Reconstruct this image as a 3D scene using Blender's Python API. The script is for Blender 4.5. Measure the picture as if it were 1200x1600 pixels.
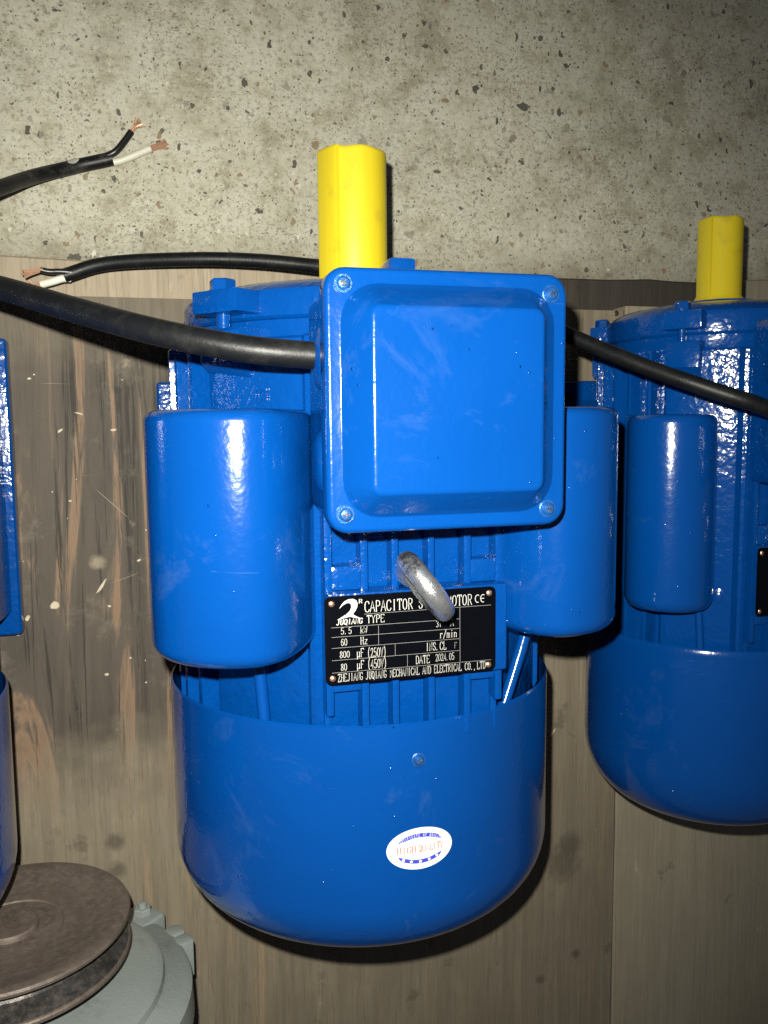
import bpy, bmesh, math, random
from mathutils import Vector, Matrix, Quaternion
PI = math.pi
sc = bpy.context.scene
COL = sc.collection
for o in list(bpy.data.objects): bpy.data.objects.remove(o)

# ------------------------------------------------------------------ camera, light, exposure
DECK = 0.06            # top of the pallet boards above the concrete
AXH = 0.135            # shaft height of the large motor above the boards
AZ = DECK + AXH
CAM_M = Matrix(((0.96473444, 0.03810449, -0.26045250), (-0.01034873, 0.99419234, 0.10711904), (0.26302159, -0.10064607, 0.95952593)))
CAM_C = Vector((-0.13512938, 0.16975702, 0.56748279 + AZ))
cd = bpy.data.cameras.new('camera'); cam = bpy.data.objects.new('camera', cd); COL.objects.link(cam)
cam.matrix_world = Matrix.Translation(CAM_C) @ CAM_M.to_4x4()
cd.sensor_fit = 'VERTICAL'; cd.sensor_height = 24.0; cd.sensor_width = 18.0
cd.lens = 24.0 * 1317.93 / 1600.0
cd.clip_start = 0.01; cd.clip_end = 60
sc.camera = cam

w = bpy.data.worlds.new('World'); sc.world = w; w.use_nodes = True
bg = w.node_tree.nodes['Background']; bg.inputs[0].default_value = (0.85, 0.9, 1.0, 1); bg.inputs[1].default_value = 0.05

ld = bpy.data.lights.new('phone_flash', 'SPOT')     # the phone's LED, beside its lens
ld.energy = 39.0; ld.shadow_soft_size = 0.0042; ld.spot_size = math.radians(108); ld.spot_blend = 1.0
ld.color = (1.0, 0.975, 0.86)
fl = bpy.data.objects.new('phone_flash', ld); COL.objects.link(fl)
aim = CAM_M @ Quaternion((0, 1, 0), math.radians(10)).to_matrix() @ Quaternion((1, 0, 0), math.radians(-3)).to_matrix()
fl.matrix_world = Matrix.Translation(CAM_C + CAM_M @ Vector((-0.0165, 0.030, 0.0))) @ aim.to_4x4()

vs = sc.view_settings
sc.display_settings.display_device = 'sRGB'
vs.view_transform = 'Standard'; vs.look = 'None'; vs.exposure = 0.0; vs.gamma = 1.0; vs.use_curve_mapping = False
sc.cycles.use_denoising = False
sc.cycles.max_bounces = 6
sc.cycles.sample_clamp_indirect = 4.0

# ------------------------------------------------------------------ material helpers
class NT:
    def __init__(s, name):
        s.m = bpy.data.materials.new(name); s.m.use_nodes = True
        s.t = s.m.node_tree; s.b = s.t.nodes['Principled BSDF']
        s._co = None
    def n(s, typ, **kw):
        nd = s.t.nodes.new(typ)
        for k, v in kw.items(): setattr(nd, k, v)
        return nd
    def l(s, a, b): s.t.links.new(a, b)
    def co(s, scale=(1, 1, 1), rnd=False):
        if s._co is None: s._co = s.n('ShaderNodeTexCoord').outputs['Object']
        mp = s.n('ShaderNodeMapping'); mp.inputs['Scale'].default_value = scale
        s.l(s._co, mp.inputs['Vector'])
        if rnd:
            oi = s.n('ShaderNodeObjectInfo'); mu = s.n('ShaderNodeMath', operation='MULTIPLY'); mu.inputs[1].default_value = 7.0
            s.l(oi.outputs['Random'], mu.inputs[0]); cx = s.n('ShaderNodeCombineXYZ')
            for i in range(3): s.l(mu.outputs[0], cx.inputs[i])
            s.l(cx.outputs[0], mp.inputs['Location'])
        return mp.outputs[0]
    def noise(s, scale, detail=3, rough=.55, vec=None, dist=0):
        nd = s.n('ShaderNodeTexNoise'); nd.inputs['Scale'].default_value = scale; nd.inputs['Detail'].default_value = detail
        nd.inputs['Roughness'].default_value = rough; nd.inputs['Distortion'].default_value = dist
        s.l(vec if vec is not None else s.co(), nd.inputs['Vector'])
        return nd.outputs['Fac']
    def voro(s, scale, vec=None, feature='F1', rnd=1.0):
        nd = s.n('ShaderNodeTexVoronoi', feature=feature); nd.inputs['Scale'].default_value = scale; nd.inputs['Randomness'].default_value = rnd
        s.l(vec if vec is not None else s.co(), nd.inputs['Vector'])
        return nd
    def ramp(s, fac, stops, interp='LINEAR'):
        r = s.n('ShaderNodeValToRGB'); r.color_ramp.interpolation = interp
        els = r.color_ramp.elements
        while len(els) < len(stops): els.new(0.5)
        for e, (p, c) in zip(els, stops):
            e.position = p; e.color = (c, c, c, 1) if isinstance(c, (int, float)) else (*c, 1)
        s.l(fac, r.inputs[0]); return r.outputs['Color']
    def mix(s, fac, a, b, mode='MIX'):
        m = s.n('ShaderNodeMix', data_type='RGBA', blend_type=mode)
        for sock, v in ((m.inputs[0], fac), (m.inputs[6], a), (m.inputs[7], b)):
            if isinstance(v, (int, float)): sock.default_value = v
            elif isinstance(v, tuple): sock.default_value = (*v, 1)
            else: s.l(v, sock)
        return m.outputs[2]
    def math(s, op, a, b=None):
        m = s.n('ShaderNodeMath', operation=op)
        for i, v in enumerate((a, b)):
            if v is None: continue
            if isinstance(v, (int, float)): m.inputs[i].default_value = v
            else: s.l(v, m.inputs[i])
        return m.outputs[0]
    def bump(s, h, dist, strength=1.0, prev=None):
        b = s.n('ShaderNodeBump'); b.inputs['Distance'].default_value = dist; b.inputs['Strength'].default_value = strength
        s.l(h, b.inputs['Height'])
        if prev is not None: s.l(prev, b.inputs['Normal'])
        return b.outputs['Normal']
    def set(s, **kw):
        for k, v in kw.items():
            k = k.replace('_', ' ')
            i = s.b.inputs[k]
            if isinstance(v, (int, float)): i.default_value = v
            elif isinstance(v, tuple): i.default_value = (*v, 1) if len(v) == 3 else v
            else: s.l(v, i)
        return s.m

BLUE = (0.0005, 0.0385, 0.190)
def paint(name, col, cast):
    t = NT(name)
    var = t.noise(14, 3)
    c2 = tuple(x * 1.14 for x in col); c1 = tuple(x * 0.9 for x in col)
    base = t.mix(var, c1, c2)
    if cast:
        peb = t.math('MULTIPLY', t.noise(330, 1.5, .45), t.ramp(t.noise(24, 2), [(.38, .12), (.62, 1.0)])); big = t.noise(110, 2.0, .5)
        n1 = t.bump(peb, 0.0011, 0.55); n2 = t.bump(big, 0.002, 0.4, n1)
        return t.set(Base_Color=base, Roughness=0.16, Normal=n2, Coat_Weight=0.25, Coat_Roughness=0.08, Coat_Normal=n2, Specular_IOR_Level=0.5)
    # sheet metal under sprayed gloss: slight orange peel, dust nibs, faint smears in the gloss
    peel = t.noise(260, 2, .5); wav = t.noise(22, 2, .5)
    n1 = t.bump(peel, 0.0004, 0.42); n2 = t.bump(wav, 0.003, 0.14, n1)
    v = t.voro(130); nib = t.ramp(v.outputs['Distance'], [(0.0, 1.0), (0.10, 0.0)])
    sel = t.ramp(t.noise(27, 2), [(0.47, 0.0), (0.58, 1.0)])
    n3 = t.bump(t.math('MULTIPLY', nib, sel), 0.0011, 0.9, n2)
    # handling: faint dusty rub marks and hairline scuffs
    rub = t.ramp(t.noise(17, 6, .72, None, .8), [(.60, 0.0), (.80, .07)])
    hair = t.ramp(t.noise(1, 2, .5, t.co((16, 330, 120)), 1.2), [(.765, 0.0), (.80, .07)])
    base = t.mix(t.math('MAXIMUM', rub, hair), base, (0.25, 0.34, 0.46))
    rg = t.ramp(t.noise(9, 4, .6), [(0.35, 0.13), (0.75, 0.21)])
    return t.set(Base_Color=base, Roughness=rg, Normal=n3, Coat_Weight=0.5, Coat_Roughness=0.045, Coat_Normal=n3)

M = {}
M['cast'] = paint('blue_cast_paint', BLUE, True)
M['sheet'] = paint('blue_sheet_paint', BLUE, False)
M['cast_r'] = M['cast']; M['sheet_r'] = M['sheet']

def plain(name, col, rough=.5, metal=0.0, nscale=60, nvar=.25, bump=0.0002, **kw):
    t = NT(name); nz = t.noise(nscale, 4, .6)
    base = t.mix(nz, tuple(x * (1 - nvar) for x in col), tuple(min(1, x * (1 + nvar)) for x in col))
    return t.set(Base_Color=base, Roughness=rough, Metallic=metal, Normal=t.bump(t.noise(nscale * 5, 3), bump, .5), **kw)

M['screw'] = plain('blue_over_steel', (0.01, 0.075, 0.27), .25, .35, 300, .5, .0004)
def sleeve_mat():
    t = NT('yellow_plastic')
    st = t.noise(1, 4, .6, t.co((160, 5, 160)))
    base = t.mix(st, (0.47, 0.365, 0.008), (0.56, 0.45, 0.018))
    sm = t.ramp(t.noise(55, 4, .6), [(0.56, 0.0), (0.74, 0.5)])
    base = t.mix(sm, base, (0.33, 0.23, 0.02))
    return t.set(Base_Color=base, Roughness=.42, Normal=t.bump(st, .0004, .4), Subsurface_Weight=.0)
M['yellow'] = sleeve_mat()
def rubber(name, col, dirt):
    t = NT(name)
    d = t.ramp(t.noise(70, 5, .65), [(0.50, 0.0), (0.78, dirt)])
    base = t.mix(d, col, (0.085, 0.080, 0.072))
    rg = t.ramp(t.noise(40, 3), [(0.3, .38), (0.7, .5)])
    return t.set(Base_Color=base, Roughness=rg, Specular_IOR_Level=.26, Normal=t.bump(t.noise(500, 3), .0003, .4))
M['rubber'] = rubber('black_rubber', (0.0040, 0.0046, 0.0056), .12)
M['rubber_d'] = rubber('dusty_black_rubber', (0.0055, 0.006, 0.007), .6)
M['wire_k'] = plain('black_wire_skin', (0.008, 0.008, 0.009), .35)
M['wire_w'] = plain('white_wire_skin', (0.56, 0.55, 0.47), .45, 0, 120, .12)
M['tape'] = plain('grubby_tape', (0.33, 0.32, 0.28), .6, 0, 150, .5)
M['copper'] = plain('bare_copper', (0.74, 0.40, 0.27), .32, .6, 700, .55)
def zinc_mat():
    t = NT('galvanised_zinc')
    v = t.voro(260); nz = t.noise(150, 4, .6)
    base = t.mix(nz, (0.42, 0.44, 0.47), (0.80, 0.82, 0.84))
    st = t.ramp(t.noise(75, 5, .7), [(0.50, 0.0), (0.60, .85)])
    base = t.mix(st, base, (0.09, 0.09, 0.10))
    return t.set(Base_Color=base, Metallic=.9, Roughness=t.ramp(nz, [(.3, .16), (.7, .34)]), Normal=t.bump(t.noise(300, 4, .65), .0010, .55))
M['zinc'] = zinc_mat()
M['plate'] = plain('black_plate', (0.0012, 0.0014, 0.0026), .2, 0, 90, .4, .0001, Specular_IOR_Level=.3)
M['print'] = plain('silver_print', (0.45, 0.445, 0.41), .42, .25, 900, .12)
M['print_rule'] = plain('rule_print', (0.34, 0.34, 0.33), .42, .2, 900, .12)
M['print_dim'] = plain('dim_print', (0.13, 0.13, 0.14), .5, 0)
M['rivet'] = plain('copper_rivet', (0.70, 0.42, 0.30), .3, .9, 500, .3)
M['stk_white'] = plain('sticker_white', (0.66, 0.66, 0.65), .4, 0, 60, .04)
M['stk_blue'] = plain('sticker_blue', (0.035, 0.045, 0.40), .5)
M['stk_red'] = plain('sticker_red', (0.55, 0.085, 0.04), .5)
def grey_paint():
    t = NT('grey_green_paint')
    nz = t.noise(20, 5, .6)
    base = t.mix(nz, (0.185, 0.212, 0.210), (0.25, 0.278, 0.272))
    d = t.ramp(t.noise(45, 6, .7), [(0.58, 0.0), (0.8, .6)])
    base = t.mix(d, base, (0.09, 0.085, 0.07))
    return t.set(Base_Color=base, Roughness=.42, Normal=t.bump(t.noise(350, 3), .0005, .5))
M['grey'] = grey_paint()
def rust_mat(name, a, b, c, rough, metal):
    t = NT(name)
    sw = t.noise(24, 6, .65, None, 1.2); fine = t.noise(180, 5, .7)
    base = t.mix(t.ramp(sw, [(.3, 0.0), (.7, 1.0)]), a, b)
    base = t.mix(t.ramp(fine, [(.45, 0.0), (.75, .7)]), base, c)
    sx = t.n('ShaderNodeSeparateXYZ'); t.l(t.co(), sx.inputs[0]); rad = t.math('SQRT', t.math('ADD', t.math('MULTIPLY', sx.outputs[0], sx.outputs[0]), t.math('MULTIPLY', sx.outputs[2], sx.outputs[2])))
    cx = t.n('ShaderNodeCombineXYZ'); t.l(t.math('ADD', t.math('MULTIPLY', rad, 210.0), t.math('MULTIPLY', sw, 11.0)), cx.inputs[0])   # turning marks worn into arcs
    rings = t.noise(1, 4, .6, cx.outputs[0])
    base = t.mix(t.ramp(rings, [(.38, .4), (.48, 0.0)]), base, tuple(x * .45 for x in a))
    base = t.mix(t.ramp(rings, [(.62, 0.0), (.72, .3)]), base, tuple(min(1, x * 1.2) for x in c))
    return t.set(Base_Color=base, Roughness=rough, Metallic=metal, Normal=t.bump(fine, .0008, .6))
M['rust'] = rust_mat('rusty_iron', (0.095, 0.075, 0.063), (0.150, 0.114, 0.094), (0.19, 0.167, 0.145), .5, .3)
M['groove'] = rust_mat('worn_groove', (0.03, 0.026, 0.024), (0.11, 0.11, 0.115), (0.24, 0.20, 0.16), .38, .6)

def concrete():
    t = NT('concrete')
    big = t.noise(7.5, 6, .66); mid = t.noise(28, 5, .65); fine = t.noise(210, 4, .7)
    base = t.mix(t.ramp(big, [(.32, 0.0), (.68, 1.0)]), (0.290, 0.272, 0.196), (0.455, 0.440, 0.350))
    base = t.mix(t.ramp(mid, [(.40, 0.0), (.64, .9)]), base, (0.45, 0.44, 0.365))
    base = t.mix(t.ramp(mid, [(.34, .55), (.47, 0.0)]), base, (0.235, 0.212, 0.150))
    base = t.mix(t.ramp(fine, [(.36, .65), (.47, 0.0)]), base, (0.22, 0.20, 0.158))
    base = t.mix(t.ramp(fine, [(.58, 0.0), (.70, .5)]), base, (0.62, 0.60, 0.53))
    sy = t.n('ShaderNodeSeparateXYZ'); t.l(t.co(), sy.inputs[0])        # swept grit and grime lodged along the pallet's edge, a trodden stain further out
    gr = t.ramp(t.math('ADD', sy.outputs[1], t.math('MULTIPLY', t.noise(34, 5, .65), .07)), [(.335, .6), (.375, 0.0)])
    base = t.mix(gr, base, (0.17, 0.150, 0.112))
    st = t.ramp(t.noise(4.2, 6, .7, t.co((1, 1.3, 1))), [(.52, 0.0), (.68, .4)])
    base = t.mix(st, base, (0.20, 0.185, 0.135))
    # stones and sand grains ground flush, chips and pits: stretched cells, each its own size and tone
    dist = t.n('ShaderNodeTexNoise'); dist.inputs['Scale'].default_value = 120; dist.inputs['Detail'].default_value = 3
    t.l(t.co(), dist.inputs['Vector'])
    holes = None
    for sc_, thr, keep, dk, stretch, ds in ((44, .27, .56, (0.070, 0.069, 0.062), (1, 1.5, 1), .020), (92, .29, .38, (0.072, 0.068, 0.058), (1.35, 1, 1), .013),
                                  (175, .31, .40, (0.12, 0.110, 0.09), (1, 1.3, 1), .008), (320, .36, .40, (0.13, 0.115, 0.09), (1.2, 1, 1), .004), (105, .33, .64, (0.22, 0.165, 0.105), (1, 1, 1), .012), (120, .30, .84, (0.50, 0.485, 0.42), (1.3, 1, 1), .010)):
        vm = t.n('ShaderNodeVectorMath', operation='MULTIPLY_ADD'); t.l(dist.outputs['Color'], vm.inputs[0]); vm.inputs[1].default_value = (ds, ds, 0)
        t.l(t.co(stretch), vm.inputs[2])
        v = t.voro(sc_, vm.outputs[0]); sep = t.n('ShaderNodeSeparateColor'); t.l(v.outputs['Color'], sep.inputs[0])
        size = t.math('MULTIPLY', sep.outputs[1], thr)
        inside = t.ramp(t.math('SUBTRACT', size, v.outputs['Distance']), [(0.0, 0.0), (0.035, 1.0)])
        on = t.math('GREATER_THAN', sep.outputs[0], keep)
        msk = t.math('MULTIPLY', t.math('MULTIPLY', inside, on), t.math('ADD', .35, t.math('MULTIPLY', sep.outputs[2], .65)))
        base = t.mix(msk, base, dk)
        if dk[0] < .1: holes = msk if holes is None else t.math('MAXIMUM', holes, msk)
    clus = t.ramp(t.noise(11, 4, .6), [(.38, .25), (.62, 1.0)])
    for fs, lo, hi, col_, am in ((150, .64, .71, (0.085, 0.080, 0.066), .75), (260, .61, .69, (0.13, 0.115, 0.088), .5), (120, .66, .70, (0.24, 0.175, 0.105), .7), (430, .60, .66, (0.16, 0.145, 0.11), .45)):
        fk = t.math('MULTIPLY', t.ramp(t.noise(fs, 3.5, .6, t.co((1, 1.25, 1)), .4), [(lo, 0.0), (hi, am)]), clus)
        base = t.mix(fk, base, col_); holes = t.math('MAXIMUM', holes, fk)
    n1 = t.bump(fine, .0012, .55); n2 = t.bump(mid, .003, .5, n1); n3 = t.bump(t.math('SUBTRACT', 1.0, holes), .0012, .7, n2)
    return t.set(Base_Color=base, Roughness=.85, Normal=n3, Specular_IOR_Level=.3)
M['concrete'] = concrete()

def wood(name, dark, mid, tan, stain, soot, worn=None, spots=(), lines=.65):
    t = NT(name)
    g = t.noise(1, 5, .62, t.co((46, 3.0, 46), True), .9)
    g2 = t.noise(1, 4, .6, t.co((210, 7, 210), True), .3)
    pores = t.noise(1, 3, .7, t.co((700, 30, 700), True))
    base = t.mix(t.ramp(g, [(.30, 0.0), (.62, 1.0)]), mid, dark)
    base = t.mix(t.ramp(g, [(.56, 0.0), (.66, .85), (.74, 0.0)]), base, tan)
    base = t.mix(t.ramp(g2, [(.46, 0.0), (.62, lines)]), base, tuple(x * .62 for x in mid))
    base = t.mix(t.ramp(pores, [(.30, lines), (.46, 0.0)]), base, tuple(x * .45 for x in mid))
    st = t.ramp(t.noise(7.5, 5, .62, t.co((1, .55, 1), True)), [(.46, 0.0), (.66, soot)])
    base = t.mix(st, base, stain)
    blot = t.ramp(t.noise(26, 4, .6, t.co((1, 1, 1), True)), [(.64, 0.0), (.70, .5)])
    base = t.mix(blot, base, tuple(x * .5 for x in stain))
    if worn:          # an oil-soaked, trodden patch of the panel with torn edges, bare tan fibres showing through
        sx = t.n('ShaderNodeSeparateXYZ'); t.l(t.co(), sx.inputs[0])
        edge = t.math('ADD', sx.outputs[0], t.math('MULTIPLY', t.noise(9, 4, .6, t.co((1, .45, 1))), .16))
        low = t.math('ADD', t.math('ADD', sx.outputs[1], .04), t.math('MULTIPLY', t.noise(8, 4, .6), .22))
        m1 = t.ramp(edge, [(-.03 + .03, 1.0), (.06, 0.0)]); m2 = t.ramp(low, [(.0, 0.0), (.07, 1.0)]); m3 = t.ramp(low, [(.34, 1.0), (.40, 0.45)])
        pm = t.math('MULTIPLY', t.math('MULTIPLY', m1, m2), m3)
        fib = t.noise(1, 7, .64, t.co((21, 1.7, 21)), 1.3)
        wc = t.mix(t.ramp(fib, [(.36, 0.0), (.60, 1.0)]), worn[0], worn[1])
        wc = t.mix(t.ramp(fib, [(.545, 0.0), (.585, .8), (.68, .12)]), wc, worn[2])
        crk = t.ramp(t.noise(1, 6, .72, t.co((95, 3.4, 95)), .5), [(.56, 0.0), (.60, .8)])
        wc = t.mix(crk, wc, tuple(x * .45 for x in worn[0]))
        duste = t.ramp(t.noise(20, 7, .75), [(.54, 0.0), (.74, .45)])
        wc = t.mix(duste, wc, (0.20, 0.178, 0.142))
        base = t.mix(pm, base, wc)
    for px, py, pr, tone in spots:      # old grease rings and drips
        vd = t.n('ShaderNodeVectorMath', operation='DISTANCE'); t.l(t.co(), vd.inputs[0]); vd.inputs[1].default_value = (px, py, DECK)
        dd = t.math('ADD', vd.outputs['Value'], t.math('MULTIPLY', t.noise(150, 3), pr * .9))
        mk = t.ramp(t.math('DIVIDE', dd, pr * 2), [(.42, .62), (.74, 0.0)])
        base = t.mix(mk, base, tuple(x * (.35 + tone * .45) for x in stain) if tone < 1 else tuple(min(1, x * 1.25) for x in mid))
    # rubbed pale spots and scratches
    pale = t.ramp(t.noise(38, 5, .7, t.co((1, .7, 1), True)), [(.66, 0.0), (.78, .5)])
    base = t.mix(pale, base, tuple(min(1, x * 1.7) for x in mid))
    scr = t.ramp(t.noise(1, 2, .5, t.co((26, 480, 26), True), .6), [(.76, 0.0), (.80, .3)])
    base = t.mix(scr, base, tuple(min(1, x * 1.5) for x in mid))
    n1 = t.bump(g2, .0012, .5); n2 = t.bump(pores, .0006, .5, n1)
    return t.set(Base_Color=base, Roughness=.72, Normal=n2, Specular_IOR_Level=.35)
M['wood_s'] = wood('smooth_board', (0.235, 0.205, 0.152), (0.285, 0.252, 0.192), (0.29, 0.245, 0.175), (0.195, 0.170, 0.126), .6, lines=.32)
M['wood_w'] = wood('worn_panel', (0.165, 0.136, 0.096), (0.225, 0.190, 0.138), (0.26, 0.195, 0.125), (0.120, 0.100, 0.074), .7, ((0.033, 0.027, 0.021), (0.082, 0.067, 0.052), (0.200, 0.124, 0.076)), [(-.1779, -.1748, .0095, .0), (-.1780, -.2000, .0090, .0), (.2379, -.2391, .016, .2), (.2314, -.2576, .022, .5), (-.1821, .0603, .007, 2.0), (.2089, -.3724, .006, .1), (.2465, -.3528, .006, .1)])
M['wood_p'] = wood('pale_board', (0.270, 0.218, 0.155), (0.340, 0.285, 0.210), (0.36, 0.285, 0.195), (0.25, 0.205, 0.15), .4)
M['wood_k'] = wood('dark_board', (0.036, 0.031, 0.025), (0.050, 0.043, 0.035), (0.06, 0.048, 0.036), (0.036, 0.031, 0.026), .5)

# ------------------------------------------------------------------ mesh helpers
def obj(name, bm, mat, parent=None, T=None, ang=32):
    if T is not None:
        for v in bm.verts: v.co = Vector(T(v.co))
    bmesh.ops.recalc_face_normals(bm, faces=bm.faces[:])
    for f in bm.faces: f.smooth = True
    lim = math.radians(ang)
    for e in bm.edges:
        if len(e.link_faces) == 2: e.smooth = e.calc_face_angle(0) < lim
    me = bpy.data.meshes.new(name); bm.to_mesh(me); bm.free()
    me.materials.append(mat if not isinstance(mat, str) else M[mat])
    o = bpy.data.objects.new(name, me); COL.objects.link(o)
    if parent is not None: o.parent = parent
    return o
def flat_obj(name, bm, mat, parent=None, T=None):      # print: keep given winding, no recalc
    if T is not None:
        for v in bm.verts: v.co = Vector(T(v.co))
    me = bpy.data.meshes.new(name); bm.to_mesh(me); bm.free(); me.materials.append(M[mat])
    o = bpy.data.objects.new(name, me); COL.objects.link(o); o.parent = parent
    return o
def tag(o, label, cat, group=None):
    o['label'] = label; o['category'] = cat
    if group: o['group'] = group
    return o
def thing(name, label, cat, loc=(0, 0, 0), rz=0, group=None):
    o = bpy.data.objects.new(name, None); COL.objects.link(o); o.location = loc; o.rotation_euler = (0, 0, rz); o.empty_display_size = .02
    return tag(o, label, cat, group)
def box(bm, c, s, bev=.001, rot=None, seg=2):
    r = bmesh.ops.create_cube(bm, size=1.0); vs_ = r['verts']
    for v in vs_: v.co = Vector((v.co.x * s[0], v.co.y * s[1], v.co.z * s[2]))
    if bev:
        es = list({e for v in vs_ for e in v.link_edges})
        rr = bmesh.ops.bevel(bm, geom=es, offset=bev, segments=seg, affect='EDGES', profile=.6)
        vs_ = list({v for f in rr['faces'] for v in f.verts} | {v for v in vs_ if v.is_valid})
    mt = Matrix.Translation(Vector(c)) @ (rot.to_4x4() if rot is not None else Matrix.Identity(4))
    for v in vs_: v.co = mt @ v.co
    return vs_
def loft(bm, loops, cap0=True, cap1=True, closed=True):
    vl = [[bm.verts.new(p) for p in lp] for lp in loops]
    n = len(vl[0])
    for a, b in zip(vl, vl[1:]):
        for i in range(n if closed else n - 1):
            j = (i + 1) % n
            bm.faces.new((a[i], a[j], b[j], b[i]))
    if cap0: bm.faces.new(vl[0][::-1])
    if cap1: bm.faces.new(vl[-1])
    return vl
def revolve(bm, prof, seg=96, a0=0, a1=2 * PI, c=(0, 0), cap0=False, cap1=False):   # prof [(r, y)], axis along Y through x,z = c
    full = abs(a1 - a0 - 2 * PI) < 1e-6
    loops = []
    for r, y in prof:
        loops.append([(c[0] + r * math.cos(a0 + (a1 - a0) * i / seg), y, c[1] + r * math.sin(a0 + (a1 - a0) * i / seg)) for i in range(seg if full else seg + 1)])
    return loft(bm, loops, cap0, cap1, full)
def tube(bm, pts, r, seg=14, cap=True, sub=6):
    P = [Vector(p) for p in pts]
    if sub > 1 and len(P) > 2:       # Catmull-Rom
        Q = []
        for i in range(len(P) - 1):
            p0 = P[i - 1] if i else P[0] * 2 - P[1]; p3 = P[i + 2] if i + 2 < len(P) else P[-1] * 2 - P[-2]
            for k in range(sub):
                t = k / sub
                Q.append(.5 * ((2 * P[i]) + (P[i + 1] - p0) * t + (2 * p0 - 5 * P[i] + 4 * P[i + 1] - p3) * t * t + (3 * P[i] - p0 - 3 * P[i + 1] + p3) * t ** 3))
        P = Q + [P[-1]]
    rs = r if callable(r) else (lambda t: r)
    tn = (P[1] - P[0]).normalized(); u = tn.orthogonal().normalized(); loops = []
    for i, p in enumerate(P):
        t2 = (P[min(i + 1, len(P) - 1)] - P[max(i - 1, 0)]).normalized()
        u = tn.rotation_difference(t2) @ u; tn = t2; vv = tn.cross(u)
        rr = rs(i / (len(P) - 1))
        loops.append([p + u * (rr * math.cos(2 * PI * k / seg)) + vv * (rr * math.sin(2 * PI * k / seg)) for k in range(seg)])
    loft(bm, loops, cap, cap)
def rrect(hw, hh, r, z, c=(0, 0), n=7):
    out = []
    for cx, cy, a in ((1, 1, 0), (-1, 1, 90), (-1, -1, 180), (1, -1, 270)):
        for i in range(n):
            t = math.radians(a + 90 * i / (n - 1))
            out.append((c[0] + cx * (hw - r) + r * math.cos(t), c[1] + cy * (hh - r) + r * math.sin(t), z))
    return out
def cyl(bm, p0, p1, r0, r1=None, seg=24):
    tube(bm, [p0, p1], (lambda t: r0 + ((r1 if r1 is not None else r0) - r0) * t), seg, True, 1)
def lathe(bm, base, axis, prof, seg=24):       # prof [(r, h)] about an axis from base
    ax = Vector(axis).normalized(); u = ax.orthogonal().normalized(); v = ax.cross(u); b = Vector(base)
    loops = [[b + ax * h + (u * math.cos(2 * PI * k / seg) + v * math.sin(2 * PI * k / seg)) * r for k in range(seg)] for r, h in prof]
    loft(bm, loops)
def hexhead(bm, base, axis, r, h, spin=0):
    ax = Vector(axis).normalized(); u = ax.orthogonal().normalized(); v = ax.cross(u); b = Vector(base)
    def ring(rr, hh): return [b + ax * hh + (u * math.cos(PI / 3 * k + spin) + v * math.sin(PI / 3 * k + spin)) * rr for k in range(6)]
    loft(bm, [ring(r, 0), ring(r, h * .85), ring(r * .88, h)])
def offset_profile(P, d):                   # convex-ish closed 2D profile moved inward by d
    n = len(P); out = []
    ar = sum(P[i][0] * P[(i + 1) % n][1] - P[(i + 1) % n][0] * P[i][1] for i in range(n)); sg = 1 if ar > 0 else -1
    for i in range(n):
        a, b, c = P[i - 1], P[i], P[(i + 1) % n]
        t = Vector((c[0] - a[0], c[1] - a[1])).normalized(); nx, ny = -t.y * sg, t.x * sg
        out.append((b[0] + nx * d, b[1] + ny * d))
    return out

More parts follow.
